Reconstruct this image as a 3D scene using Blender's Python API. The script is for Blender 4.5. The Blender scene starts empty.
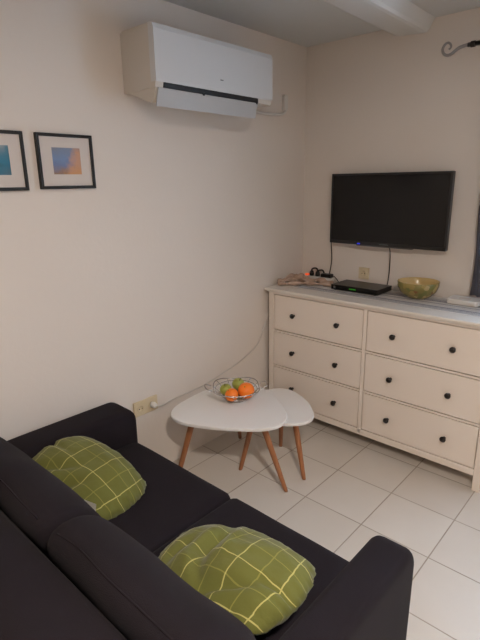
import bpy, bmesh, math, random
from mathutils import Vector, Matrix, noise
C = bpy.context.scene.collection
PI = math.pi
random.seed(7)

# ------------------------------------------------------------------ materials
def lin(c):
    return tuple(((v/255)/12.92 if v/255 <= .04045 else ((v/255+.055)/1.055)**2.4) for v in c)+(1,)
class N:
    def __init__(s, name):
        s.m = bpy.data.materials.new(name); s.m.use_nodes = True
        s.t = s.m.node_tree; s.b = s.t.nodes['Principled BSDF']
    def n(s, ty, **k):
        o = s.t.nodes.new(ty)
        for a, v in k.items(): setattr(o, a, v)
        return o
    def l(s, a, b): s.t.links.new(a, b)
    def val(s, op, a, b=None, c=None):
        o = s.n('ShaderNodeMath', operation=op)
        for i, v in enumerate((a, b, c)):
            if v is None: continue
            if isinstance(v, (int, float)): o.inputs[i].default_value = v
            else: s.l(v, o.inputs[i])
        return o.outputs[0]
    def mix(s, f, a, b):
        o = s.n('ShaderNodeMix', data_type='RGBA')
        for i, v in ((0, f), (6, a), (7, b)):
            if isinstance(v, (int, float, tuple)): o.inputs[i].default_value = v
            else: s.l(v, o.inputs[i])
        return o.outputs[2]
    def obj(s): return s.n('ShaderNodeTexCoord').outputs['Object']
    def noise(s, scale, detail=4, vec=None, rough=.5):
        o = s.n('ShaderNodeTexNoise'); o.inputs['Scale'].default_value = scale
        o.inputs['Detail'].default_value = detail; o.inputs['Roughness'].default_value = rough
        s.l(vec if vec else s.obj(), o.inputs['Vector']); return o.outputs[0]
    def bump(s, h, st, d=.01):
        o = s.n('ShaderNodeBump'); o.inputs['Strength'].default_value = st; o.inputs['Distance'].default_value = d
        s.l(h, o.inputs['Height']); s.l(o.outputs[0], s.b.inputs['Normal'])
def setp(b, **k):
    for a, v in k.items(): b.inputs[a.replace('_', ' ')].default_value = v
def mat(name, rgb, rough=.5, var=.08, scale=6, metal=0, bump=0, bscale=200, spec=.5, **k):
    n = N(name); c = lin(rgb)
    f = n.noise(scale); d = tuple(v*(1-var) for v in c[:3])+(1,)
    col = n.mix(f, c, d); n.l(col, n.b.inputs['Base Color'])
    setp(n.b, Roughness=rough, Metallic=metal, Specular_IOR_Level=spec, **k)
    if bump: n.bump(n.noise(bscale, 2), bump, .002)
    return n.m

M = {}
M['wall'] = mat('wall_paint', (221, 211, 201), .9, .05, 1.6, bump=.35, bscale=40, spec=.2)
M['ceiling'] = mat('ceiling_paint', (206, 205, 202), .95, .06, 2, bump=.25, bscale=25, spec=.1)
M['beam'] = mat('beam_plaster', (214, 212, 208), .9, .08, 3, bump=.5, bscale=18, spec=.2)
M['white'] = mat('white_lacquer', (230, 218, 206), .42, .03, 2)
M['white_top'] = mat('white_board_top', (224, 216, 206), .35, .03, 2)
M['table'] = mat('table_white', (226, 222, 218), .4, .03, 2)
M['ac'] = mat('unit_plastic', (206, 206, 206), .45, .02, 2)
M['ac_side'] = mat('unit_casing_plastic', (204, 196, 186), .55, .03, 2)
M['ac_flap'] = mat('flap_plastic', (176, 174, 172), .5, .02, 2)
M['dark'] = mat('dark_plastic', (14, 14, 15), .35, .1, 8)
M['screen'] = mat('screen_glass', (5, 5, 6), .16, .05, 3, spec=.35)
M['bezel'] = mat('bezel_plastic', (20, 20, 22), .3, .05, 3)
M['tvtrim'] = mat('trim_grey_plastic', (92, 90, 90), .35, .05, 3)
M['knob'] = mat('knob_black', (26, 18, 16), .35, .1, 30)
M['sofa'] = mat('sofa_fabric', (35, 30, 34), .95, .25, 9, bump=.6, bscale=420, spec=.12, Sheen_Weight=.02, Sheen_Roughness=.5)
M['cream_plastic'] = mat('cream_plastic', (212, 194, 160), .45, .05, 10)
M['white_plastic'] = mat('white_plastic', (214, 210, 204), .45, .04, 10)
M['cable_grey'] = mat('pale_cable', (208, 200, 192), .5, .05, 10)
M['cable_black'] = mat('black_cable', (20, 17, 16), .5, .1, 10)
M['frame'] = mat("frame_black", (12, 10, 10), .6, .12, 20)
M['mat_board'] = mat('mount_board', (206, 196, 188), .85, .03, 10)
M['wire'] = mat('chrome_wire', (186, 182, 180), .25, .1, 30, metal=.75)
M['steel'] = mat('brushed_steel', (150, 145, 142), .42, .15, 30, metal=.2)
M['orange'] = mat('orange_peel', (252, 128, 26), .48, .12, 14, bump=.5, bscale=260)
M['apple'] = mat('apple_skin', (168, 172, 74), .35, .3, 12)
M['stem'] = mat('stem_brown', (70, 46, 24), .7, .2, 30)
M['orangestem'] = mat('orange_navel', (120, 120, 50), .7, .2, 30)
M['heap'] = mat('beige_cloth', (196, 168, 150), .95, .35, 22, bump=.6, bscale=180, spec=.1)
M['curtain'] = mat('curtain_grey', (134, 132, 142), .9, .12, 8, bump=.4, bscale=300, spec=.1)
n_ = M['curtain'].node_tree; tr_ = n_.nodes.new('ShaderNodeBsdfTranslucent'); tr_.inputs[0].default_value = (.24, .24, .28, 1); mx_ = n_.nodes.new('ShaderNodeMixShader'); mx_.inputs[0].default_value = .4
n_.links.new(n_.nodes['Principled BSDF'].outputs[0], mx_.inputs[1]); n_.links.new(tr_.outputs[0], mx_.inputs[2]); n_.links.new(mx_.outputs[0], n_.nodes['Material Output'].inputs[0])
M['tag'] = mat('tag_white', (222, 216, 206), .7, .05, 20)
M['redtag'] = mat('mark_grey', (120, 122, 124), .5, .05, 20)
M['logo'] = mat('mark_silver', (120, 120, 122), .3, .05, 20)
M['rubber'] = mat('foot_pad', (52, 40, 30), .7, .1, 20)
M['window_frame'] = mat('window_frame_paint', (225, 225, 222), .4, .03, 4)

def emis(name, rgb, st):
    n = N(name); setp(n.b, Base_Color=lin(rgb), Emission_Color=lin(rgb), Emission_Strength=st, Roughness=.4)
    f = n.noise(3); n.l(n.mix(f, lin(rgb), tuple(v*.95 for v in lin(rgb)[:3])+(1,)), n.b.inputs['Base Color']); return n.m
M['led_blue'] = emis('led_blue', (40, 50, 255), 2.0)
M['led_green'] = emis('led_green', (50, 150, 40), .12)
M['led_orange'] = emis('switch_orange', (255, 90, 40), 1.0)
M['lamp'] = emis('lamp_opal', (255, 220, 182), 2.5)

def wood():
    n = N('beech_leg'); v = n.n('ShaderNodeMapping'); n.l(n.obj(), v.inputs[0]); v.inputs['Scale'].default_value = (60, 60, 4)
    f = n.noise(1.5, 5, v.outputs[0], .6)
    n.l(n.mix(f, lin((182, 122, 80)), lin((136, 86, 54))), n.b.inputs['Base Color']); setp(n.b, Roughness=.5)
    return n.m
M['wood'] = wood()

TX, TOX, TOY = .3308, .8012, -1.0743
def tiles():
    n = N('floor_tiles'); s = n.n('ShaderNodeSeparateXYZ'); n.l(n.obj(), s.inputs[0])
    def line(o, off):
        f = n.val('FRACT', n.val('DIVIDE', n.val('SUBTRACT', o, off-20*TX), TX))
        return n.val('MULTIPLY', n.val('ABSOLUTE', n.val('SUBTRACT', f, .5)), 2)
    fx, fy = line(s.outputs[0], TOX), line(s.outputs[1], TOY)
    mx = n.val('MAXIMUM', fx, fy)
    g = n.n('ShaderNodeMapRange'); n.l(mx, g.inputs[0]); g.inputs[1].default_value = .978; g.inputs[2].default_value = .99
    cid = n.n('ShaderNodeCombineXYZ')
    n.l(n.val('FLOOR', n.val('DIVIDE', n.val('SUBTRACT', s.outputs[0], TOX-20*TX), TX)), cid.inputs[0])
    n.l(n.val('FLOOR', n.val('DIVIDE', n.val('SUBTRACT', s.outputs[1], TOY-20*TX), TX)), cid.inputs[1])
    w = n.n('ShaderNodeTexWhiteNoise'); n.l(cid.outputs[0], w.inputs['Vector'])
    base = n.mix(w.outputs[0], lin((206, 198, 188)), lin((214, 207, 198)))
    base = n.mix(n.val('MULTIPLY', n.noise(5, 5), .5), base, lin((194, 184, 172)))
    gn = n.mix(n.noise(7, 3), lin((184, 170, 154)), lin((136, 124, 110)))
    n.l(n.mix(g.outputs[0], base, gn), n.b.inputs['Base Color'])
    r = n.val('MULTIPLY_ADD', g.outputs[0], .45, .3); n.l(n.val('MULTIPLY_ADD', n.noise(9), .12, r), n.b.inputs['Roughness'])
    n.bump(n.val('SUBTRACT', 1, g.outputs[0]), .5, .003)
    return n.m
M['tiles'] = tiles()

def plaid():
    n = N('green_check_cotton'); uv = n.n('ShaderNodeTexCoord').outputs['UV']
    s = n.n('ShaderNodeSeparateXYZ'); n.l(uv, s.inputs[0])
    def ln(o, k, off, w):
        f = n.val('FRACT', n.val('MULTIPLY_ADD', o, k, off))
        return n.val('LESS_THAN', n.val('ABSOLUTE', n.val('SUBTRACT', f, .5)), w*k)
    U, V = s.outputs[0], s.outputs[1]
    strong = n.val('MAXIMUM', ln(U, 3.7, .1, .0036), ln(V, 2.7, .35, .0046))
    faint = n.val('MAXIMUM', ln(U, 3.7, .55, .0038), ln(V, 2.7, .8, .0046))
    f1 = n.noise(5, 4)
    base = n.mix(f1, lin((112, 112, 54)), lin((88, 90, 42)))
    c = n.mix(n.val('MULTIPLY', faint, .3), base, lin((176, 170, 92)))
    c = n.mix(n.val('MULTIPLY', strong, .6), c, lin((206, 196, 124)))
    n.l(c, n.b.inputs['Base Color']); setp(n.b, Roughness=.88, Specular_IOR_Level=.2, Sheen_Weight=.15)
    n.bump(n.noise(28, 3), .35, .012)
    return n.m
M['plaid'] = plaid()

def runner():
    n = N('striped_runner_cloth'); s = n.n('ShaderNodeSeparateXYZ'); n.l(n.obj(), s.inputs[0])
    Y = s.outputs[1]; c = None; acc = None
    for y, w in ((.215, .0045), (.19, .0075), (.235, .0025), (.135, .004), (.06, .0075), (.035, .0045), (.012, .003)):
        m = n.val('LESS_THAN', n.val('ABSOLUTE', n.val('SUBTRACT', Y, y)), w)
        acc = m if acc is None else n.val('MAXIMUM', acc, m)
    weave = n.noise(160, 2)
    base = n.mix(weave, lin((212, 206, 200)), lin((194, 188, 184)))
    c = n.mix(n.val('MULTIPLY', acc, .85), base, lin((74, 76, 96)))
    n.l(c, n.b.inputs['Base Color']); setp(n.b, Roughness=.9, Specular_IOR_Level=.15); n.bump(weave, .4, .001)
    return n.m
M['runner'] = runner()

def art(name, stops, nz, mixc, flip=0):
    n = N(name); o = n.obj(); s = n.n('ShaderNodeSeparateXYZ'); n.l(o, s.inputs[0])
    r = n.n('ShaderNodeValToRGB'); e = r.color_ramp.elements
    while len(e) < len(stops): e.new(.5)
    for i, (p, c) in enumerate(stops): e[i].position = p; e[i].color = lin(c)
    z = n.val('MULTIPLY_ADD', n.noise(nz, 5), .5, n.val('MULTIPLY_ADD', s.outputs[2], 9, +.22+flip))
    n.l(z, r.inputs[0])
    b = n.val('MULTIPLY_ADD', s.outputs[1], 22, n.val('MULTIPLY_ADD', n.noise(nz*1.5, 4), 1.6, -.75))
    b = n.val('SUBTRACT', b, n.val('MULTIPLY', s.outputs[2], 10)); b.node.use_clamp = True
    n.l(n.mix(n.val('MULTIPLY', b, .8), r.outputs[0], lin(mixc)), n.b.inputs['Base Color']); setp(n.b, Roughness=.5)
    return n.m
M['art_sea'] = art('print_sunset_sea', [(0, (150, 110, 74)), (.3, (104, 116, 150)), (.6, (110, 130, 166)), (1, (120, 126, 140))], 30, (206, 146, 92))
M['art_teal'] = art('print_teal_wave', [(0, (126, 78, 50)), (.22, (30, 60, 70)), (.45, (24, 104, 130)), (.7, (96, 130, 150)), (1, (170, 168, 166))], 24, (40, 112, 136))

def amber():
    n = N('amber_painted_glass'); v = n.n('ShaderNodeTexVoronoi'); v.inputs['Scale'].default_value = 34; n.l(n.obj(), v.inputs['Vector'])
    r = n.n('ShaderNodeValToRGB'); e = r.color_ramp.elements
    for i in range(3): e.new(.5)
    r.color_ramp.interpolation = 'CONSTANT'
    for i, (p, c) in enumerate([(0, (132, 122, 66)), (.4, (160, 138, 76)), (.62, (112, 118, 62)), (.82, (186, 164, 112)), (.93, (140, 86, 50))]):
        e[i].position = p; e[i].color = lin(c)
    sc = n.n('ShaderNodeSeparateColor'); n.l(v.outputs['Color'], sc.inputs[0]); n.l(sc.outputs[0], r.inputs[0])
    n.l(n.mix(.2, r.outputs[0], lin((150, 138, 84))), n.b.inputs['Base Color']); setp(n.b, Roughness=.1, Coat_Weight=.5, Transmission_Weight=.15)
    return n.m
M['amber'] = amber()
M['amber_in'] = mat('amber_glaze', (206, 176, 116), .2, .2, 14)

def glass():
    n = N('window_glass'); setp(n.b, Roughness=.0, Transmission_Weight=1.0, IOR=1.01, Base_Color=(1, 1, 1, 1)); return n.m
M['glass'] = glass()

# ------------------------------------------------------------------ helpers
def thing(name, label, cat, loc=(0, 0, 0), group=None):
    o = bpy.data.objects.new(name, None); C.objects.link(o); o.empty_display_size = .05
    o.location = loc; o['label'] = label; o['category'] = cat
    if group: o['group'] = group
    return o
def root(o):
    while o.parent: o = o.parent
    return o
def obj(name, bm, m, parent=None, loc=None, smooth=False, label=None):
    """bm holds world coordinates; the mesh is stored relative to its thing's base"""
    me = bpy.data.meshes.new(name)
    base = Vector(loc) if loc else (root(parent).location.copy() if parent else Vector())
    bmesh.ops.translate(bm, verts=bm.verts, vec=-base)
    bmesh.ops.recalc_face_normals(bm, faces=bm.faces)
    bm.to_mesh(me); bm.free()
    for mm in (m if isinstance(m, (list, tuple)) else [m]): me.materials.append(mm)
    if smooth:
        me.shade_smooth()
    o = bpy.data.objects.new(name, me); C.objects.link(o)
    if parent: o.parent = parent
    elif loc: o.location = loc
    if label: o['label'] = label
    return o
def tag(o, label, cat, group=None):
    o['label'] = label; o['category'] = cat
    if group: o['group'] = group
    return o
def struct(name, bm, m, parent=None, smooth=False):
    o = obj(name, bm, m, parent, smooth=smooth)
    if not parent: o['kind'] = 'structure'
    return o
def dup(r, loc, rotz=None, label=None):
    c = r.copy(); C.objects.link(c); c.location = loc
    if rotz is not None: c.rotation_euler.z = rotz
    if label: c['label'] = label
    for ch in list(r.children):
        d = ch.copy(); C.objects.link(d); d.parent = c
        for g in list(ch.children):
            e = g.copy(); C.objects.link(e); e.parent = d
    return c
def box(bm, a, b, bev=0, seg=2):
    t = bmesh.new(); bmesh.ops.create_cube(t, size=1)
    for v in t.verts: v.co = Vector([(a[i]+b[i])/2+v.co[i]*(b[i]-a[i]) for i in range(3)])
    if bev: bmesh.ops.bevel(t, geom=t.edges[:], offset=bev, segments=seg, profile=.5, affect='EDGES', clamp_overlap=True)
    join(bm, t)
def join(bm, t):
    me = bpy.data.meshes.new('tmp'); t.to_mesh(me); t.free(); bm.from_mesh(me); bpy.data.meshes.remove(me)
def B(a, b, bev=0, seg=2):
    bm = bmesh.new(); box(bm, a, b, bev, seg); return bm
def tube(bm, pts, r, n=8, closed=False):
    """tube through points; r a number or a list"""
    P = [Vector(p) for p in pts]; k = len(P); R = r if isinstance(r, (list, tuple)) else [r]*k
    rings = []; up = None
    for i in range(k):
        if closed: t = P[(i+1) % k]-P[i-1]
        else: t = P[min(i+1, k-1)]-P[max(i-1, 0)]
        t.normalize()
        if up is None: up = Vector((0, 0, 1)) if abs(t.z) < .9 else Vector((1, 0, 0))
        s = t.cross(up).normalized(); up = s.cross(t).normalized()
        rings.append([bm.verts.new(P[i]+(s*math.cos(2*PI*j/n)+up*math.sin(2*PI*j/n))*R[i]) for j in range(n)])
    for i in range(k if closed else k-1):
        a, b = rings[i], rings[(i+1) % k]
        for j in range(n): bm.faces.new((a[j], a[(j+1) % n], b[(j+1) % n], b[j]))
    if not closed: bm.faces.new(rings[0][::-1]); bm.faces.new(rings[-1])
def smooth_path(pts, k=8, closed=False):
    P = [Vector(p) for p in pts]; n = len(P); out = []
    for i in range(n if closed else n-1):
        g = (lambda j: P[j % n]) if closed else (lambda j: P[max(0, min(n-1, j))])
        a, b, c, d = g(i-1), g(i), g(i+1), g(i+2)
        for s in range(k):
            t = s/k
            out.append(.5*((2*b)+(c-a)*t+(2*a-5*b+4*c-d)*t*t+(3*b-a-3*c+d)*t**3))
    if not closed: out.append(P[-1])
    return out
def lathe(bm, prof, cen=(0, 0, 0), n=24, axis='z'):
    """prof: (radius, height) list"""
    c = Vector(cen); rings = []
    def pt(r, h, a):
        x, y = r*math.cos(a), r*math.sin(a)
        return c+{'z': Vector((x, y, h)), 'y': Vector((x, -h, y)), 'x': Vector((h, x, y))}[axis]
    for r, h in prof:
        rings.append([bm.verts.new(pt(r, h, 0))] if r < 1e-6 else [bm.verts.new(pt(r, h, 2*PI*j/n)) for j in range(n)])
    for a, b in zip(rings, rings[1:]):
        for j in range(n):
            k = (j+1) % n
            if len(a) == 1 and len(b) == 1: continue
            if len(a) == 1: bm.faces.new((a[0], b[k], b[j]))
            elif len(b) == 1: bm.faces.new((a[j], a[k], b[0]))
            else: bm.faces.new((a[j], a[k], b[k], b[j]))
def prism(bm, pts, z0, z1, bev=0, seg=3):
    """extrude an outline (x,y) between z0 and z1"""
    t = bmesh.new(); vs = [t.verts.new((x, y, z0)) for x, y in pts]; f = t.faces.new(vs)
    r = bmesh.ops.extrude_face_region(t, geom=[f])
    for v in r['geom']:
        if isinstance(v, bmesh.types.BMVert): v.co.z = z1
    bmesh.ops.recalc_face_normals(t, faces=t.faces)
    if bev:
        e = [e for e in t.edges if abs(e.verts[0].co.z-e.verts[1].co.z) < 1e-6]
        bmesh.ops.bevel(t, geom=e, offset=bev, segments=seg, profile=.5, affect='EDGES', clamp_overlap=True)
    join(bm, t)

# ------------------------------------------------------------------ the room
ZC = 2.476; RX = 3.7; FY = -4.3
WX0, WX1, WZ0, WZ1 = 1.36, 2.76, 1.00, 2.16       # window in the far wall, just past the picture's edge
struct('floor', B((-.1, FY-.1, -.1), (RX+.1, .1, 0)), M['tiles'])
struct('ceiling', B((-.1, FY-.1, ZC), (RX+.1, .1, ZC+.1)), M['ceiling'])
struct('wall_left', B((-.1, FY-.1, 0), (0, .1, ZC)), M['wall'])
struct('wall_right', B((RX, FY-.1, 0), (RX+.1, .1, ZC)), M['wall'])
struct('wall_front', B((0, FY-.1, 0), (RX, FY, ZC)), M['wall'])
bm = bmesh.new()
box(bm, (0, 0, 0), (WX0, .1, ZC)); box(bm, (WX1, 0, 0), (RX, .1, ZC))
box(bm, (WX0, 0, 0), (WX1, .1, WZ0)); box(bm, (WX0, 0, WZ1), (WX1, .1, ZC))
struct('wall_back', bm, M['wall'])
bm = bmesh.new()
for x in (WX0, (WX0+WX1)/2-.025, WX1-.05): box(bm, (x, .04, WZ0), (x+.05, .09, WZ1), .004)
for z in (WZ0, WZ1-.05): box(bm, (WX0, .042, z), (WX1, .088, z+.05), .004)
win = struct('window_1', bm, M['window_frame'])
struct('window_pane', B((WX0+.05, .062, WZ0+.05), (WX1-.05, .066, WZ1-.05)), M['glass'], win)
# plastered ceiling beam running out from the far wall
bm = bmesh.new()
sec = [(.60, ZC+.02), (.61, 2.455), (.625, 2.432), (.65, 2.422), (.79, 2.412), (.808, 2.414), (.82, 2.425), (.862, ZC+.02)]
rings = []
for i in range(45):
    y = -4.3+4.3*i/44
    rings.append([bm.verts.new((x+.012*noise.noise((y*1.3, x, 2)), y, z+(.008*noise.noise((y*1.7, x*3, 7)) if z < ZC else 0))) for x, z in sec])
for a, b in zip(rings, rings[1:]):
    for j in range(len(sec)-1): bm.faces.new((a[j], a[j+1], b[j+1], b[j]))
    bm.faces.new((a[-1], a[0], b[0], b[-1]))
bm.faces.new(rings[0]); bm.faces.new(rings[-1][::-1])
struct('trim_1', bm, M['beam'], smooth=False)

# ------------------------------------------------------------------ dresser
X0, W, D, H = .037, 1.447, .44, .937
YF = -D
dr = thing('chest_of_drawers', 'wide white chest of six drawers with round black knobs against the back wall', 'dresser', (X0+W/2, -D/2-.01, 0))
st, mid, T, dh, gap = .039, .022, H-.039, .257, .004
xs = (X0+st, X0+st+(W-2*st-mid)/2, X0+st+(W-2*st-mid)/2+mid, X0+W-st)
bm = bmesh.new()
yb = -.02
for x in (X0+.004, X0+W-.022): box(bm, (x, YF+.03, .09), (x+.018, yb-.03, H-.03))      # sides
box(bm, (xs[1], YF+.001, .10), (xs[2], YF+.4, T), .002)                       # centre divider
box(bm, (X0+st, YF+.001, T), (X0+W-st, YF+.03, H-.026), .002)                  # top rail
box(bm, (X0+st, YF+.001, .088), (X0+W-st, YF+.025, .127), .003)                # bottom rail
for k in (1, 2):
    z = T-k*dh
    for a, b in ((xs[0], xs[1]), (xs[2], xs[3])): box(bm, (a, YF+.003, z-.0055), (b, YF+.03, z+.0055), .001)
box(bm, (X0+.02, yb-.012, .09), (X0+W-.02, yb-.004, H-.03))                    # back panel
box(bm, (X0+.02, YF+.03, .088), (X0+W-.02, yb-.02, .1))                        # bottom
obj('body', bm, M['white'], dr)
for x in (X0, X0+W-st):
    for a, b in ((YF, YF+st+.012), (yb-.04, yb)):
        obj('leg', B((x, a, 0), (x+st, b, H-.0262), .003), M['white'], dr)
bm = B((X0-.022, YF-.022, H-.018), (X0+W+.014, yb+.004, H), .004, 3)
box(bm, (X0-.006, YF-.012, H-.026), (X0+W+.006, yb, H-.017), .003)
obj('top', bm, M['white_top'], dr)
for a, b in ((xs[0], xs[1]), (xs[2], xs[3])):
    for k in range(3):
        z1 = T-k*dh-(.0105 if k else .005); z0 = T-(k+1)*dh+(.0105 if k < 2 else .005)
        bm = B((a+.004, YF+.004, z0), (b-.004, YF+.021, z1), .0025)
        box(bm, (a+.015, YF+.02, z0+.02), (b-.015, YF+.36, z1-.03))
        d = obj('drawer', bm, M['white'], dr)
        zc = (z0+z1)/2; cw = b-a
        for x in (a+.253*cw, b-.253*cw):
            kb = bmesh.new()
            lathe(kb, [(0, -.004), (.009, -.004), (.0085, .008), (.0075, .012), (.013, .016), (.0165, .021), (.0165, .026), (.012, .031), (0, .033)], (x, YF+.003, zc), 20, 'y')
            obj('knob', kb, M['knob'], d, smooth=True)

# runner along the top
RY0, RY1 = -.33, -.045
bm = bmesh.new(); nx, ny = 90, 14; G = []
for i in range(nx+1):
    r = []
    for j in range(ny+1):
        x = .16+1.26*i/nx; y = RY0+(RY1-RY0)*j/ny
        r.append(bm.verts.new((x, y+.004*noise.noise((x*3, 1, 0)), H+.0022+.0012*max(0, noise.noise((x*7, y*12, 3))))))
    G.append(r)
fs = [bm.faces.new((G[i][j], G[i+1][j], G[i+1][j+1], G[i][j+1])) for i in range(nx) for j in range(ny)]
r = bmesh.ops.extrude_face_region(bm, geom=fs)
for v in r['geom']:
    if isinstance(v, bmesh.types.BMVert): v.co.z = H+.0004
tag(obj('table_runner', bm, M['runner'], loc=(.16, RY0, H)), 'pale cloth runner with thin dark stripes along the top of the white dresser', 'table runner')

# ------------------------------------------------------------------ television
tx0, tx1, tz0, tz1 = .284, 1.059, 1.2235, 1.669
tv = thing('television', 'flat black television mounted on the wall above the dresser', 'television', ((tx0+tx1)/2, 0, tz0))
bm = B((tx0, -.087, tz0), (tx1, -.052, tz1), .004)
bz = .016
obj('casing', bm, M['bezel'], tv)
bm = bmesh.new()
box(bm, (tx0, -.091, tz1-bz*.8), (tx1, -.084, tz1), .002); box(bm, (tx0, -.091, tz0), (tx1, -.084, tz0+bz*1.3), .002)
box(bm, (tx0, -.091, tz0+.015), (tx0+bz*.8, -.084, tz1-.01), .002); box(bm, (tx1-bz*.8, -.091, tz0+.015), (tx1, -.084, tz1-.01), .002)
obj('bezel', bm, M['bezel'], tv)
obj('screen', B((tx0+.012, -.0885, tz0+.02), (tx1-.012, -.086, tz1-.012)), M['screen'], tv, label='glossy black screen')
obj('bottom_trim', B((tx0+.2, -.088, tz0-.007), (tx1-.2, -.06, tz0+.001), .002), M['tvtrim'], tv)
obj('wall_bracket', B((.5, -.053, 1.33), (.84, -.0005, 1.56), .004), M['dark'], tv)
obj('standby_light', B((.492, -.0925, tz0+.005), (.512, -.0905, tz0+.010)), M['led_blue'], tv, label='small blue standby light')
bm = bmesh.new()
for i in range(7):   # maker's mark, unreadable row of tiny pale letters
    x = .648+i*.0085; box(bm, (x, -.0918, tz0+.007), (x+.0022, -.0905, tz0+.0145)); box(bm, (x, -.0918, tz0+(.0125 if i % 2 else .0095)), (x+.0058, -.0905, tz0+(.0145 if i % 2 else .0115)))
obj('maker_mark', bm, M['logo'], tv)

def cable(name, pts, r, m, label, k=8, cat='cable', loc=None):
    bm = bmesh.new(); tube(bm, smooth_path(pts, k), r, 8)
    return tag(obj(name, bm, m, loc=loc or pts[0], smooth=True), label, cat)
cable('cable', [(.2795, -.066, 1.37), (.279, -.066, 1.33), (.277, -.060, 1.22), (.262, -.02, 1.10), (.254, -.03, 1.0), (.252, -.05, .962)], .0032, M['cable_black'], 'black cable hanging from the left edge of the television to the plugs')
cable('cable', [(.703, -.062, 1.218), (.701, -.04, 1.17), (.696, -.026, 1.08), (.69, -.022, .99), (.68, -.028, .955), (.66, -.045, .952)], .0032, M['cable_black'], 'short black cable hanging from under the television to the set-top box')

# set-top box
sb = thing('set_top_box', 'slim black set-top box lying on the runner under the television', 'set-top box', (.57, -.15, H+.004))
z = H+.0042
bm = B((.405, -.25, z+.004), (.735, -.055, z+.036), .003)
for x in (.43, .71):
    for y in (-.235, -.08): lathe(bm, [(0, 0), (.009, 0), (.009, .005), (0, .005)], (x, y, z), 12)
obj('casing', bm, M['dark'], sb)
obj('front_panel', B((.41, -.2525, z+.007), (.73, -.2495, z+.033), .001), M['screen'], sb)
obj('display', B((.54, -.2535, z+.016), (.588, -.2522, z+.024)), M['led_green'], sb, label='green lit display')
kb = bmesh.new(); lathe(kb, [(0, 0), (.008, 0), (.008, .003), (0, .003)], (.432, -.2522, z+.02), 16, 'y'); obj('button', kb, M['tvtrim'], sb)

# amber bowl
bc = (.935, -.135, H+.0042)
bw = thing('glass_bowl', 'round amber and green patterned glass bowl on the runner', 'bowl', bc)
bm = bmesh.new()
lathe(bm, [(0, 0), (.05, 0), (.056, .003), (.085, .02), (.108, .045), (.119, .075), (.121, .1), (.1195, .1025)], bc, 40)
obj('outside', bm, M['amber'], bw, smooth=True)
bm = bmesh.new()
lathe(bm, [(.1195, .1025), (.117, .101), (.114, .075), (.103, .047), (.08, .024), (.05, .008), (0, .006)], bc, 40)
obj('inside', bm, M['amber_in'], bw, smooth=True, label='plain amber inside of the bowl')

# flat white box
bxx = thing('flat_box', 'flat white plastic box with rounded corners at the right end of the runner', 'box', (1.2, -.1, H+.0042))
pts = []
x0, x1, y0, y1, rr = 1.115, 1.285, -.165, -.05, .02
for cx, cy, a0 in ((x1-rr, y1-rr, 0), (x0+rr, y1-rr, 90), (x0+rr, y0+rr, 180), (x1-rr, y0+rr, 270)):
    for k in range(6): a = math.radians(a0+k*18); pts.append((cx+rr*math.cos(a), cy+rr*math.sin(a)))
bm = bmesh.new(); prism(bm, pts, H+.0042, H+.034, .006); obj('casing', bm, M['white_plastic'], bxx)
obj('lid_label', B((1.17, -.13, H+.0338), (1.23, -.09, H+.0345)), M['mat_board'], bxx)

# crumpled beige cloth at the left end
bm = bmesh.new()
rnd = random.Random(4)
cl = [
 [(.03, -.34, H+.018), (.06, -.30, H+.03), (.10, -.25, H+.03), (.15, -.20, H+.035), (.21, -.16, H+.03), (.28, -.14, H+.026), (.34, -.12, H+.018)],
 [(.05, -.36, H+.012), (.11, -.32, H+.016), (.17, -.27, H+.018), (.22, -.23, H+.018), (.29, -.19, H+.016), (.36, -.17, H+.012)],
 [(.035, -.30, H+.02), (.05, -.24, H+.045), (.08, -.19, H+.05), (.12, -.16, H+.045), (.17, -.19, H+.04), (.20, -.22, H+.03)],
 [(.06, -.33, H+.02), (.09, -.28, H+.04), (.09, -.23, H+.05), (.14, -.22, H+.045), (.22, -.21, H+.03), (.25, -.17, H+.035), (.31, -.15, H+.03), (.355, -.13, H+.014)],
 [(.04, -.27, H+.015), (.07, -.21, H+.022), (.12, -.18, H+.02), (.18, -.15, H+.016)],
]
for i, p in enumerate(cl):
    q = smooth_path(p, 8); n_ = len(q)
    q = [Vector(v)+Vector((.006*noise.noise((j*.3, i, 0)), .006*noise.noise((j*.3, i, 5)), .008*noise.noise((j*.35, i, 9)))) for j, v in enumerate(q)]
    R = [(.012+.006*math.sin(j*.55+i)+.004*noise.noise((j*.5, i, 3)))*min(1, .45+min(j, n_-1-j)*.25) for j in range(n_)]
    for j, v in enumerate(q): v.z = max(v.z, H+.001+R[j])
    tube(bm, q, R, 10)
tag(obj('crumpled_cloth', bm, M['heap'], loc=(.16, -.22, H), smooth=True), 'crumpled beige cloth bunched at the left corner of the dresser top', 'cloth')

# power strip with plugs
ps = thing('power_strip', 'white power strip with a glowing orange switch behind the beige cloth', 'power strip', (.17, -.06, H+.001))
obj('casing', B((.06, -.085, H+.001), (.30, -.035, H+.036), .008), M['white_plastic'], ps)
obj('switch', B((.075, -.072, H+.034), (.098, -.048, H+.047), .003), M['led_orange'], ps, label='glowing orange rocker switch')
def plug(loc, label, tall):
    p = thing('plug', label, 'plug', loc, None)
    x, y, z = loc
    b_ = bmesh.new(); lathe(b_, [(0, 0), (.016, 0), (.0175, .012), (.015, .026), (.011, .034), (0, .036)], loc, 16); obj('plug_body', b_, M['dark'], p, smooth=True)
    b_ = bmesh.new(); tube(b_, smooth_path([(x, y, z+.03), (x, y, z+.03+tall*.5), (x+.01, y+.005, z+.03+tall), (x+.03, y+.02, z+.03+tall*.8), (x+.045, y+.025, z+tall*.2)], 6), .006, 8); obj('strain_relief', b_, M['cable_black'], p, smooth=True)
plug((.125, -.06, H+.0365), 'upright black plug nearest the orange switch', .022)
plug((.175, -.06, H+.0365), 'black plug in the middle of the power strip', .012)
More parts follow.
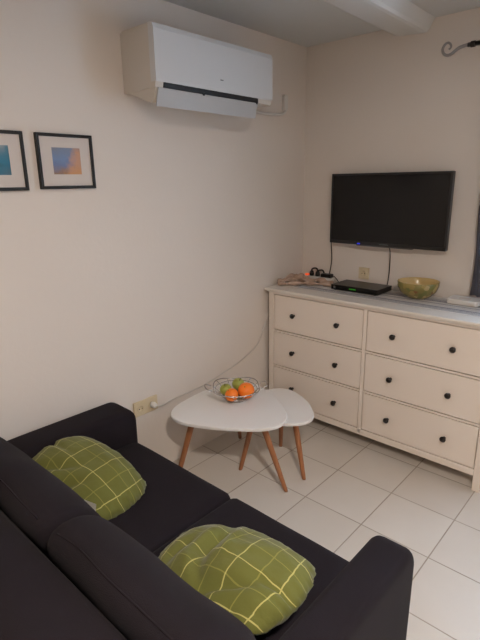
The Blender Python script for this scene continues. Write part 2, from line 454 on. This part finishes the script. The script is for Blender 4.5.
ad = thing('power_adapter', 'black box-shaped power adapter at the right end of the power strip', 'power adapter', (.25, -.06, H+.0365))
obj('casing', B((.212, -.082, H+.0365), (.292, -.036, H+.062), .005), M['dark'], ad)
b_ = bmesh.new(); tube(b_, smooth_path([(.285, -.06, H+.05), (.31, -.06, H+.05), (.33, -.055, H+.03), (.345, -.05, H+.012), (.38, -.048, H+.010), (.42, -.045, H+.012)], 6), .003, 8)
obj('lead', b_, M['cable_black'], ad, smooth=True)

# ------------------------------------------------------------------ sockets and white lead
def socket_plate(name, label, x0, x1, z0, z1, axis, holes):
    if axis == 'y': a, b = (x0, -.012, z0), (x1, -.0003, z1); c0 = ((x0+x1)/2, 0, (z0+z1)/2)
    else: a, b = (.0003, x0, z0), (.012, x1, z1); c0 = (0, (x0+x1)/2, (z0+z1)/2)
    s = thing(name, label, 'socket', c0)
    obj('plate', B(a, b, .003), M['cream_plastic'], s)
    for h in holes:
        bb = bmesh.new(); c = (h, -.012, c0[2]) if axis == 'y' else (.012, h, c0[2])
        pr = [(0, -.001), (.019, -.001), (.022, .0), (.0215, .002), (.0195, .0022), (.0185, .0006), (0, .0006)]
        lathe(bb, pr, c, 20, axis); obj('outlet', bb, M['cream_plastic'], s, smooth=True)
        bb = bmesh.new()
        for d in (-.0095, .0095):
            cc = (c[0]+d, c[1]-.001, c[2]) if axis == 'y' else (c[0]+.001, c[1]+d, c[2])
            lathe(bb, [(0, 0), (.003, 0), (.003, .0012), (0, .0012)], cc, 10, axis)
        obj('pin_hole', bb, M['dark'], s)
    return s
socket_plate('wall_socket', 'cream wall socket above the dresser behind the set-top box', .47, .545, .985, 1.062, 'y', [.507])
socket_plate('double_wall_socket', 'cream double wall socket low on the left wall above the sofa arm', -1.572, -1.412, .392, .478, 'x', [-1.53, -1.455])
pl = thing('plug', 'white plug in the double socket by the sofa', 'plug', (.013, -1.455, .435))
b_ = bmesh.new(); lathe(b_, [(0, .001), (.0165, .001), (.018, .012), (.015, .03), (.010, .036), (0, .037)], (.0142, -1.455, .435), 16, 'x'); obj('plug_body', b_, M['white_plastic'], pl, smooth=True)
b_ = bmesh.new()
tube(b_, smooth_path([(.048, -1.45, .434), (.052, -1.43, .43), (.035, -1.38, .418), (.014, -1.284, .411), (.008, -1.16, .408), (.006, -1.04, .412), (.006, -.859, .443), (.006, -.713, .47), (.006, -.526, .545), (.006, -.45, .667), (.008, -.417, .711), (.012, -.36, .76), (.014, -.30, .80)], 8), .0036, 8)
obj('lead', b_, M['cable_grey'], pl, smooth=True, label='pale lead running up the wall behind the dresser')

# ------------------------------------------------------------------ air conditioner
ay0, ay1, az0, az1, ad_ = -1.4767, -.669, 2.0307, 2.289, .236
ac = thing('air_conditioner', 'white wall-mounted air conditioner with its lower flap open', 'air conditioner', (0, (ay0+ay1)/2, az0))
bm = bmesh.new()
sec = [(.0005, az0+.0), (.0005, az1-.006), (.02, az1), (ad_-.05, az1), (ad_-.006, az1-.002), (ad_+.001, az1-.02), (ad_+.001, az0+.030), (ad_-.004, az0+.004), (.03, az0-.002)]
def extr(bm, sec, y0, y1):
    a = [bm.verts.new((x, y0, z)) for x, z in sec]; b = [bm.verts.new((x, y1, z)) for x, z in sec]
    n_ = len(sec)
    for j in range(n_): bm.faces.new((a[j], a[(j+1) % n_], b[(j+1) % n_], b[j]))
    bm.faces.new(a[::-1]); bm.faces.new(b)
extr(bm, sec, ay0, ay1)
obj('casing', bm, M['ac_side'], ac)
bm = bmesh.new(); extr(bm, [(.03, az0+.02), (ad_-.006, az0+.02), (ad_-.006, az0+.002), (ad_-.022, az0-.048), (ad_-.034, az0-.058), (ad_-.075, az0-.050), (.10, az0-.026), (.03, az0-.003)], ay0+.004, ay1-.118)
obj('air_duct', bm, M['ac_side'], ac)
bm = bmesh.new()
extr(bm, [(ad_-.03, az0+.026), (ad_+.004, az0+.026), (ad_+.007, az0+.035), (ad_+.006, az1-.025), (ad_-.002, az1-.004), (ad_-.02, az1+.0015), (ad_-.03, az1+.0015)], ay0-.001, ay1+.001)
obj('front_panel', bm, M['ac'], ac, smooth=False)
obj('air_slot', B((ad_-.03, ay0+.045, az0+.004), (ad_+.003, ay1-.115, az0+.0265), .002), M['dark'], ac, label='dark air outlet slot')
for y in (ay0+.28, ay1-.135): obj('flap_hinge', B((ad_-.02, y, az0-.004), (ad_+.005, y+.014, az0+.012), .002), M['dark'], ac)
bm = bmesh.new()
extr(bm, [(ad_+.004, az0+.001), (ad_-.002, az0+.003), (ad_-.016, az0-.045), (ad_-.020, az0-.070), (ad_-.016, az0-.073), (ad_-.009, az0-.040)], ay0+.012, ay1-.12)
obj('flap', bm, M['ac_flap'], ac)
bm = B((ad_+.005, -1.077, 2.107), (ad_+.0078, -1.055, 2.1125), .001); obj('maker_mark', bm, M['redtag'], ac)
bm = bmesh.new()
tube(bm, smooth_path([(.02, ay1-.02, az0+.0), (.02, ay1+.08, az0-.0), (.02, -.36, 2.034), (.02, -.28, 2.045), (.02, -.255, 2.06), (.02, -.25, 2.075)], 6), .008, 8)
obj('drain_pipe', bm, M['white_plastic'], ac, smooth=True)
obj('wall_connector', B((.0005, -.268, 2.066), (.026, -.232, 2.158), .005), M['white_plastic'], ac)

# ------------------------------------------------------------------ pictures
def picture(y0, y1, z0, z1, artm, label):
    p = thing('framed_picture', label, 'picture', (0, (y0+y1)/2, (z0+z1)/2), 'pictures on the left wall')
    t_ = .013; bm = bmesh.new()
    box(bm, (.001, y0, z0), (.020, y0+t_, z1), .0015); box(bm, (.001, y1-t_, z0), (.020, y1, z1), .0015)
    box(bm, (.001, y0+t_*.5, z0), (.0198, y1-t_*.5, z0+t_), .0015); box(bm, (.001, y0+t_*.5, z1-t_), (.0198, y1-t_*.5, z1), .0015)
    obj('frame', bm, M['frame'], p)
    a, b = y0+.066, y1-.062; c, d = z0+.061, z1-.056
    bm = bmesh.new()
    box(bm, (.002, y0+.01, z0+.01), (.012, a, z1-.01)); box(bm, (.002, b, z0+.01), (.012, y1-.01, z1-.01))
    box(bm, (.002, a, z0+.01), (.012, b, c)); box(bm, (.002, a, d), (.012, b, z1-.01))
    obj('mount_board', bm, M['mat_board'], p)
    obj('print', B((.003, a-.002, c-.002), (.0105, b+.002, d+.002)), artm, p)
    return p
picture(-1.942, -1.682, 1.609, 1.836, M['art_sea'], 'black framed picture with a blue and orange sea print, nearer the air conditioner')
picture(-2.255, -1.995, 1.606, 1.836, M['art_teal'], 'black framed picture with a teal wave print, cut off by the photo edge')

# ------------------------------------------------------------------ nested tables
def pick(cx, cy, R, th0, sq=.16, n=72, rot=0, asp=1.0):
    out = []
    for i in range(n):
        a = 2*PI*i/n
        r = R*(1+sq*math.cos(3*(a-th0))+.02*math.cos(6*(a-th0)))
        out.append((cx+r*math.cos(a), cy+r*math.sin(a)))
    return out
def nest_table(name, label, cx, cy, R, th0, zt, legs, sq, grp=None):
    t = thing(name, label, 'table', (cx, cy, 0), 'nested side tables')
    bm = bmesh.new(); prism(bm, pick(cx, cy, R, th0, sq), zt-.018, zt, .005, 3)
    obj('tabletop', bm, M['table'], t)
    for (tx, ty), (bx, by) in legs:
        bm = bmesh.new(); a = Vector((tx, ty, zt-.0185)); b = Vector((bx, by, 0))
        d = (b-a)
        tube(bm, [a, a+d*.04, a+d*.5, a+d*.97, b], [.0165, .017, .015, .0115, .011], 16)
        for v in bm.verts:
            if v.co.z < .004: v.co.z = 0
            if v.co.z > zt-.024: v.co.z = zt-.0185
        lg = obj('leg', bm, M['wood'], t, smooth=True)
        bm = bmesh.new(); lathe(bm, [(0, 0), (.028, 0), (.028, .004), (0, .004)], (tx, ty, zt-.0222), 18); obj('leg_plate', bm, M['steel'], lg)
    return t
nest_table('side_table', 'larger white rounded triangular side table on wooden legs, holding the fruit bowl', .385, -1.192, .293, math.radians(2), .45,
    [((.30, -1.40), (.205, -1.475)), ((.60, -1.20), (.693, -1.103)), ((.25, -1.02), (.121, -.846))], .135)
nest_table('side_table', 'smaller lower white side table tucked under the larger one beside the dresser', .510, -.975, .222, math.radians(-4), .405,
    [((.46, -1.09), (.366, -1.112)), ((.635, -.96), (.703, -.947)), ((.45, -.83), (.385, -.75))], .11)

# wire fruit bowl
fb = Vector((.352, -1.122, .45))
wb = thing('wire_fruit_bowl', 'open chrome wire fruit bowl on the larger side table', 'bowl', fb)
def ring(r, z, wav=0, k=0, n=64, rad=.0022):
    b_ = bmesh.new()
    tube(b_, [(fb.x+(r+wav*math.cos(k*2*PI*i/n))*math.cos(2*PI*i/n), fb.y+(r+wav*math.cos(k*2*PI*i/n))*math.sin(2*PI*i/n), fb.z+z+.4*wav*math.cos(k*2*PI*i/n)) for i in range(n)], rad, 8, True)
    return b_
obj('foot_ring', ring(.05, .0025), M['wire'], wb, smooth=True)
b_ = bmesh.new(); lathe(b_, [(0, .004), (.045, .004), (.063, .012), (.078, .026), (.076, .027), (.061, .0145), (.044, .0065), (0, .0065)], fb, 32); obj('dish', b_, M['wire'], wb, smooth=True)
obj('inner_ring', ring(.118, .066), M['wire'], wb, smooth=True)
obj('rim', ring(.136, .076, .009, 4, rad=.0030), M['wire'], wb, smooth=True)
for i in range(12):
    a = 2*PI*i/12+.1; c, s = math.cos(a), math.sin(a); b_ = bmesh.new()
    tube(b_, smooth_path([(fb.x+r*c, fb.y+r*s, fb.z+z) for r, z in ((.05, .004), (.064, .016), (.088, .036), (.112, .058), (.125, .07), (.136+.009*math.cos(4*a), .076+.004*math.cos(4*a)))], 4), .0018, 6)
    obj('rib', b_, M['wire'], wb, smooth=True)
for a in (math.radians(228), math.radians(48)):
    u = Vector((math.cos(a), math.sin(a), 0)); w = Vector((-u.y, u.x, 0)); b_ = bmesh.new()
    tube(b_, smooth_path([fb+u*.138+w*.035+Vector((0, 0, .074)), fb+u*.168+w*.028+Vector((0, 0, .086)), fb+u*.172-w*.028+Vector((0, 0, .086)), fb+u*.138-w*.035+Vector((0, 0, .074))], 8), .003, 8)
    obj('handle', b_, M['wire'], wb, smooth=True)

def fruit(kind, loc, r, label, rot=(0, 0, 0)):
    t = thing(kind, label, kind, loc)
    bm = bmesh.new()
    if kind == 'orange':
        pr = [(r*math.sin(PI*i/20), -r*.94*math.cos(PI*i/20)) for i in range(21)]
        pr[0] = (0, pr[0][1]); pr[-1] = (0, r*.9); lathe(bm, pr, loc, 28); obj('peel', bm, M['orange'], t, smooth=True)
        b_ = bmesh.new(); lathe(b_, [(0, r*.93), (.004, r*.93), (.003, r*.955), (0, r*.96)], loc, 8); obj('stem_end', b_, M['orangestem'], t)
    else:
        pr = []
        for i in range(25):
            a = PI*i/24; rr = r*math.sin(a)*(1+.07*math.cos(a)*-1*-1)
            zz = -r*.9*math.cos(a)
            if a > PI*.72: zz -= r*.42*((a-PI*.72)/(PI*.28))**2.2
            if a < PI*.2: zz += r*.16*((PI*.2-a)/(PI*.2))**2
            pr.append((0 if i in (0, 24) else rr, zz))
        lathe(bm, pr, loc, 28); obj('skin', bm, M['apple'], t, smooth=True)
        b_ = bmesh.new(); tube(b_, [(loc[0], loc[1], loc[2]+r*.5), (loc[0]+.002, loc[1], loc[2]+r*.8), (loc[0]+.006, loc[1]+.002, loc[2]+r*1.02)], .0017, 6); obj('stem', b_, M['stem'], t)
    t.rotation_euler = rot
    return t
fruit('orange', (0.409, -1.101, 0.512), .046, 'large orange at the right front of the wire bowl', (.6, .3, 0))
fruit('orange', (0.375, -1.183, 0.505), .037, 'smaller orange at the left front of the wire bowl', (.5, -.3, 0))
fruit('apple', (0.305, -1.157, 0.510), .034, 'green apple at the left of the wire bowl', (.15, -.2, 0))
fruit('apple', (0.320, -1.067, 0.516), .037, 'green apple at the back of the wire bowl', (-.15, .2, 0))

# ------------------------------------------------------------------ sofa
def cushion(bm, c, size, p=.05, nseg=20, px=None, lean=0, wob=.006, seed=0, axis_fn=None, crown=0):
    """rounded padded block: superellipsoid projected from a cube grid"""
    t = bmesh.new(); bmesh.ops.create_cube(t, size=2)
    bmesh.ops.subdivide_edges(t, edges=t.edges[:], cuts=nseg, use_grid_fill=True)
    hx, hy, hz = [s/2 for s in size]; rr = [px or p, p, p]
    for v in t.verts:
        h = [hx, hy, hz]; q = [v.co[i]*h[i] for i in range(3)]
        inner = [max(-(h[i]-rr[i]), min(h[i]-rr[i], q[i])) for i in range(3)]
        d = Vector([(q[i]-inner[i])/rr[i] for i in range(3)])
        if d.length > 1e-7: d = d.normalized()
        w = Vector(inner)+Vector([d[i]*rr[i] for i in range(3)])
        u = (1-(w.x/hx)**2)*(1-(w.z/hz)**2); w.y += crown*u*(1 if w.y > 0 else -1)
        u = (1-(w.x/hx)**2)*(1-(w.y/hy)**2); w.z += crown*.6*max(0, u)*(1 if w.z > 0 else -.2)
        nn = noise.noise_vector((w.x*5+seed, w.y*5, w.z*5)); w += nn*wob
        w.y -= lean*(w.z)
        v.co = w+Vector(c)
    join(bm, t)
sf = thing('sofa', 'dark charcoal fabric two-seat sofa seen from behind, set against the left wall', 'sofa', (.86, -2.2, 0))
SX0, SX1 = .05, 1.63
ax0, ax1 = .225, 1.50
bm = bmesh.new(); box(bm, (ax0, -2.62, .08), (ax1, -1.735, .27), .02, 3); obj('base', bm, M['sofa'], sf)
for i, (a, b) in enumerate(((ax0+.002, .883), (.887, ax1-.002))):
    bm = bmesh.new(); cushion(bm, ((a+b)/2, -2.05, .339), (b-a, .66, .15), .035, 24, .02, wob=.003, seed=i*3+1, crown=.012)
    obj('seat_cushion', bm, M['sofa'], sf, smooth=True)
def arm(a, b, zt):
    """upholstered arm, front top corner rounded"""
    t = bmesh.new()
    prof = [(-2.66, .07), (-1.70, .07), (-1.695, .40)]
    for k in range(7):
        an = k/6*PI/2; prof.append((-1.765+.07*math.cos(an), zt-.07+.07*math.sin(an)))
    prof += [(-2.2, zt+.005), (-2.66, zt)]
    va = [t.verts.new((a, y, z)) for y, z in prof]; vb = [t.verts.new((b, y, z)) for y, z in prof]; n_ = len(prof)
    sides = [t.faces.new((va[j], va[(j+1) % n_], vb[(j+1) % n_], vb[j])) for j in range(n_)]
    t.faces.new(va[::-1]); t.faces.new(vb)
    e = [e for e in t.edges if abs(e.verts[0].co.x-e.verts[1].co.x) < 1e-6]
    bmesh.ops.recalc_face_normals(t, faces=t.faces); bmesh.ops.bevel(t, geom=e, offset=.03, segments=5, profile=.5, affect='EDGES', clamp_overlap=False)
    return t
obj('arm', arm(SX0, ax0, .575), M['sofa'], sf, smooth=True)
obj('arm', arm(ax1, SX1, .575), M['sofa'], sf, smooth=True)
# back frame with raked front
t = bmesh.new()
prof = [(-2.43, .07), (-2.515, .68), (-2.535, .705), (-2.59, .71), (-2.66, .705), (-2.70, .69), (-2.712, .66), (-2.69, .07)]
va = [t.verts.new((SX0+.005, y, z)) for y, z in prof]; vb = [t.verts.new((SX1-.005, y, z)) for y, z in prof]; n_ = len(prof)
for j in range(n_): t.faces.new((va[j], va[(j+1) % n_], vb[(j+1) % n_], vb[j]))
t.faces.new(va[::-1]); t.faces.new(vb)
bmesh.ops.recalc_face_normals(t, faces=t.faces)
bmesh.ops.bevel(t, geom=[e for e in t.edges if abs(e.verts[0].co.x-e.verts[1].co.x) < 1e-6], offset=.02, segments=4, affect='EDGES', clamp_overlap=True)
obj('back_frame', t, M['sofa'], sf, smooth=True)
for i, (a, b) in enumerate(((ax0-.03, .908), (.910, ax1+.03))):
    bm = bmesh.new(); cushion(bm, ((a+b)/2, -2.368, .568), (b-a, .185, .338), .085, 40, .035, lean=.42, wob=.012, seed=i*7+2, crown=.012)
    bc_ = obj('back_cushion', bm, M['sofa'], sf, smooth=True)
    pts = []; vv = [v.co+sf.location for v in bc_.data.vertices]
    for k in range(29):
        x = a+.05+(b-a-.10)*k/28
        near = [v for v in vv if abs(v.x-x) < .02]
        q = max(near, key=lambda v: v.z*.85-v.y*.5); pts.append((x, q.y, q.z))
    for _ in range(3): pts = [pts[0]]+[(p[0], (o_[1]+p[1]+r_[1])/3, (o_[2]+p[2]+r_[2])/3) for o_, p, r_ in zip(pts, pts[1:], pts[2:])]+[pts[-1]]
    bm = bmesh.new(); tube(bm, pts, .0028, 6); obj('seam', bm, M['sofa'], bc_, smooth=True)
for x in (SX0+.08, SX1-.08):
    for y in (-1.76, -2.62):
        b_ = bmesh.new(); lathe(b_, [(0, 0), (.02, 0), (.026, .072), (0, .072)], (x, y, 0), 16); obj('foot', b_, M['rubber'], sf)

# ------------------------------------------------------------------ pillows
def pillow(loc, rot, SX, SY, Th, seed, label, sag=.0, folds=None):
    t = thing('throw_pillow', label, 'pillow', loc, 'green checked pillows on the sofa')
    bm = bmesh.new(); uvl = bm.loops.layers.uv.new('UVMap'); n_ = 40; G = {}
    for side in (1, -1):
        for i in range(n_+1):
            for j in range(n_+1):
                edge = i in (0, n_) or j in (0, n_)
                if side == -1 and edge: G[(-1, i, j)] = G[(1, i, j)]; continue
                u, v = 2*i/n_-1, 2*j/n_-1
                h = (max(0, 1-abs(u)**2.4)**.55)*(max(0, 1-abs(v)**2.4)**.55)
                # seams pull in along the edges, corners stay out
                x = u*math.sqrt(1-.30*v*v)*1.02; y = v*math.sqrt(1-.30*u*u)*1.02
                k = noise.noise((u*1.6+seed, v*1.6, side*.7))*.16+noise.noise((u*4+seed, v*4, side))*.07
                z = side*Th*h*(1+k)
                if folds:
                    for (fx, fy, fa, fl, fw, fd) in folds:
                        dx, dy = u-fx, v-fy; a_ = math.radians(fa)
                        l = dx*math.cos(a_)+dy*math.sin(a_); w = -dx*math.sin(a_)+dy*math.cos(a_)+.12*math.sin(l*3)
                        z -= side*fd*math.exp(-(w/fw)**2)*math.exp(-(l/fl)**2)*h**.5
                ex = .006*noise.noise((u*9+seed, v*9, 4))*(1-h)
                z += .012*noise.noise((u*7+seed, v*7, 8))*(1-h)*(max(abs(u), abs(v))**3)
                z -= sag*(u*u*.5+v*v*.5)
                G[(side, i, j)] = bm.verts.new((loc[0]+x*SX/2+ex, loc[1]+y*SY/2+ex, loc[2]+z))
        for i in range(n_):
            for j in range(n_):
                f = bm.faces.new([G[(side, a, b)] for a, b in ((i, j), (i+1, j), (i+1, j+1), (i, j+1))])
                for lp, (a, b) in zip(f.loops, ((i, j), (i+1, j), (i+1, j+1), (i, j+1))): lp[uvl].uv = (a/n_, b/n_)
    obj('cover', bm, M['plaid'], t, smooth=True)
    t.rotation_mode = 'XYZ'; t.rotation_euler = [math.radians(a) for a in rot]
    return t
p1 = pillow((.425, -2.105, .493), (2, 12, 7), .49, .33, .08, 1.3, 'green checked pillow with a white tag, in the far corner of the sofa', .02,
    [(-.4, -.6, 60, .5, .10, .030), (.1, -.75, 75, .4, .08, .022), (-.8, 0, 10, .4, .08, .02)])
bpy.context.view_layer.update()
b_ = bmesh.new(); inv = p1.matrix_world.inverted()
vs = [b_.verts.new(v) for v in ((.646, -2.237, .552), (.700, -2.221, .550), (.684, -2.221, .485), (.643, -2.233, .485))]
f_ = b_.faces.new(vs); r_ = bmesh.ops.extrude_face_region(b_, geom=[f_])
bmesh.ops.translate(b_, verts=[v for v in r_['geom'] if isinstance(v, bmesh.types.BMVert)], vec=(.001, -.0005, .001))
bmesh.ops.transform(b_, matrix=Matrix.Translation(p1.location) @ inv, verts=b_.verts)
obj('care_tag', b_, M['tag'], p1, label='small white care tag')
p2 = pillow((1.218, -2.095, .508), (0, -11, 2), .51, .33, .08, 5.1, 'green checked pillow with deep creases, nearest the right sofa arm', .015,
    [(-.25, .1, 112, .8, .11, .045), (.35, -.6, 60, .35, .09, .028), (-.6, -.3, 100, .5, .09, .025), (.85, -.2, 30, .3, .07, .02), (.0, .2, 118, .6, .05, -.012)])

# ------------------------------------------------------------------ curtain and its rod
rd = thing('curtain_rod', 'dark curtain rod with a curled metal finial near the ceiling', 'curtain rod', (1.9, -.1, 2.285))
bm = bmesh.new(); tube(bm, [(1.07, -.1, 2.286), (3.1, -.1, 2.286)], .011, 14); obj('rod', bm, M['knob'], rd, smooth=True)
bm = bmesh.new()
pts = [(1.09, 2.287), (1.06, 2.286), (1.03, 2.281), (1.008, 2.270), (.990, 2.258), (.968, 2.254), (.948, 2.266), (.941, 2.287), (.950, 2.307), (.966, 2.314), (.980, 2.305), (.984, 2.290), (.974, 2.281)]
q = smooth_path([(x, -.1, z) for x, z in pts], 5); tube(bm, q, [.009-.004*i/len(q) for i in range(len(q))], 10); obj('finial', bm, M['steel'], rd, smooth=True)
bm = bmesh.new(); lathe(bm, [(0, 0), (.015, 0), (.015, .02), (0, .02)], (1.085, -.1, 2.286), 16, 'x'); obj('collar', bm, M['knob'], rd)
for x in (1.3, 3.0):
    bm = bmesh.new(); box(bm, (x-.008, -.1, 2.27), (x+.008, -.001, 2.28), .002); box(bm, (x-.02, -.006, 2.24), (x+.02, -.0005, 2.31), .002); lathe(bm, [(.0115, -.006), (.017, -.006), (.017, .006), (.0115, .006)], (x, -.1, 2.286), 14, 'x')
    obj('bracket', bm, M['steel'], rd)
def curtain(x0, x1, zb, label, seed):
    cu = thing('curtain', label, 'curtain', ((x0+x1)/2, -.1, zb), 'grey curtains at the window')
    bm = bmesh.new(); n_, mz = 70, 24; G = []
    for j in range(mz+1):
        z = zb+(2.262-zb)*j/mz; r = []
        for i in range(n_+1):
            s = i/n_; x = x0+(x1-x0)*s-.012*(1-j/mz)*0
            r.append(bm.verts.new((x+.006*math.sin(j*.5+i*.3), -.078+.02*math.sin(s*PI*2*4.5+seed+.25*math.sin(j*.3))+.003*noise.noise((i*.3, j*.3, seed)), z)))
        G.append(r)
    fs = [bm.faces.new((G[j][i], G[j][i+1], G[j+1][i+1], G[j+1][i])) for j in range(mz) for i in range(n_)]
    bmesh.ops.solidify(bm, geom=fs, thickness=.003)
    obj('panel', bm, M['curtain'], cu, smooth=True)
    for k in range(5):
        x = x0+.03+(x1-x0-.06)*k/4; b_ = bmesh.new()
        tube(b_, [(x, -.1+.0175*math.cos(2*PI*i/20), 2.280+.0175*math.sin(2*PI*i/20)) for i in range(20)], .0018, 6, True); obj('curtain_ring', b_, M['steel'], cu, smooth=True)
curtain(1.214, 1.50, .985, 'grey curtain hanging at the right edge above the end of the dresser', 0)

# ------------------------------------------------------------------ ceiling lamp (above and behind the viewer)
LX, LY = 2.35, -2.75
cl_ = thing('ceiling_lamp', 'round opal ceiling lamp above the sofa', 'lamp', (LX, LY, ZC))
bm = bmesh.new(); lathe(bm, [(0, -.001), (.10, -.001), (.10, -.022), (0, -.022)], (LX, LY, ZC), 32); obj('mounting_plate', bm, M['white_plastic'], cl_)
bm = bmesh.new(); lathe(bm, [(.095, -.022), (.11, -.03), (.105, -.06), (.07, -.085), (0, -.095)], (LX, LY, ZC), 32); obj('lamp_shade', bm, M['lamp'], cl_, smooth=True)

def light(name, ty, loc, e, col, **k):
    d = bpy.data.lights.new(name, ty); d.energy = e; d.color = col
    for a, v in k.items(): setattr(d, a, v)
    o = bpy.data.objects.new(name, d); C.objects.link(o); o.location = loc; return o
l = light('ceiling_lamp_light', 'AREA', (LX, LY, ZC-.105), 70, (1.0, .885, .785), shape='DISK', size=.2)
# daylight through the window opening
p = light('window_portal', 'AREA', ((WX0+WX1)/2, .12, (WZ0+WZ1)/2), 1, (1, 1, 1), shape='RECTANGLE', size=WX1-WX0, size_y=WZ1-WZ0)
p.data.cycles.is_portal = True; p.rotation_euler = (math.radians(-90), 0, 0)

w = bpy.data.worlds.new('sky'); bpy.context.scene.world = w; w.use_nodes = True
wt = w.node_tree; bg = wt.nodes['Background']
bg.inputs[0].default_value = (.56, .75, 1.0, 1); bg.inputs[1].default_value = 9.5

# ------------------------------------------------------------------ camera
yaw, pitch, roll, f = .741, -.2778, -.0154, 482.68
fw = Vector((-math.sin(yaw)*math.cos(pitch), math.cos(yaw)*math.cos(pitch), math.sin(pitch)))
rt = Vector((math.cos(yaw), math.sin(yaw), 0)); up = rt.cross(fw)
r2 = rt*math.cos(roll)+up*math.sin(roll); u2 = -rt*math.sin(roll)+up*math.cos(roll)
cd = bpy.data.cameras.new('camera'); cam = bpy.data.objects.new('camera', cd); C.objects.link(cam)
cam.matrix_world = Matrix.Translation((2.0564, -2.9437, 1.6251)) @ Matrix((r2, u2, -fw)).transposed().to_4x4()
cd.sensor_fit = 'HORIZONTAL'; cd.sensor_width = 36; cd.lens = f*36/480; cd.clip_start = .02
sc = bpy.context.scene; sc.camera = cam
sc.view_settings.view_transform = 'Standard'; sc.view_settings.look = 'None'; sc.view_settings.gamma = 1; sc.view_settings.exposure = -.32
sc.view_settings.use_curve_mapping = False
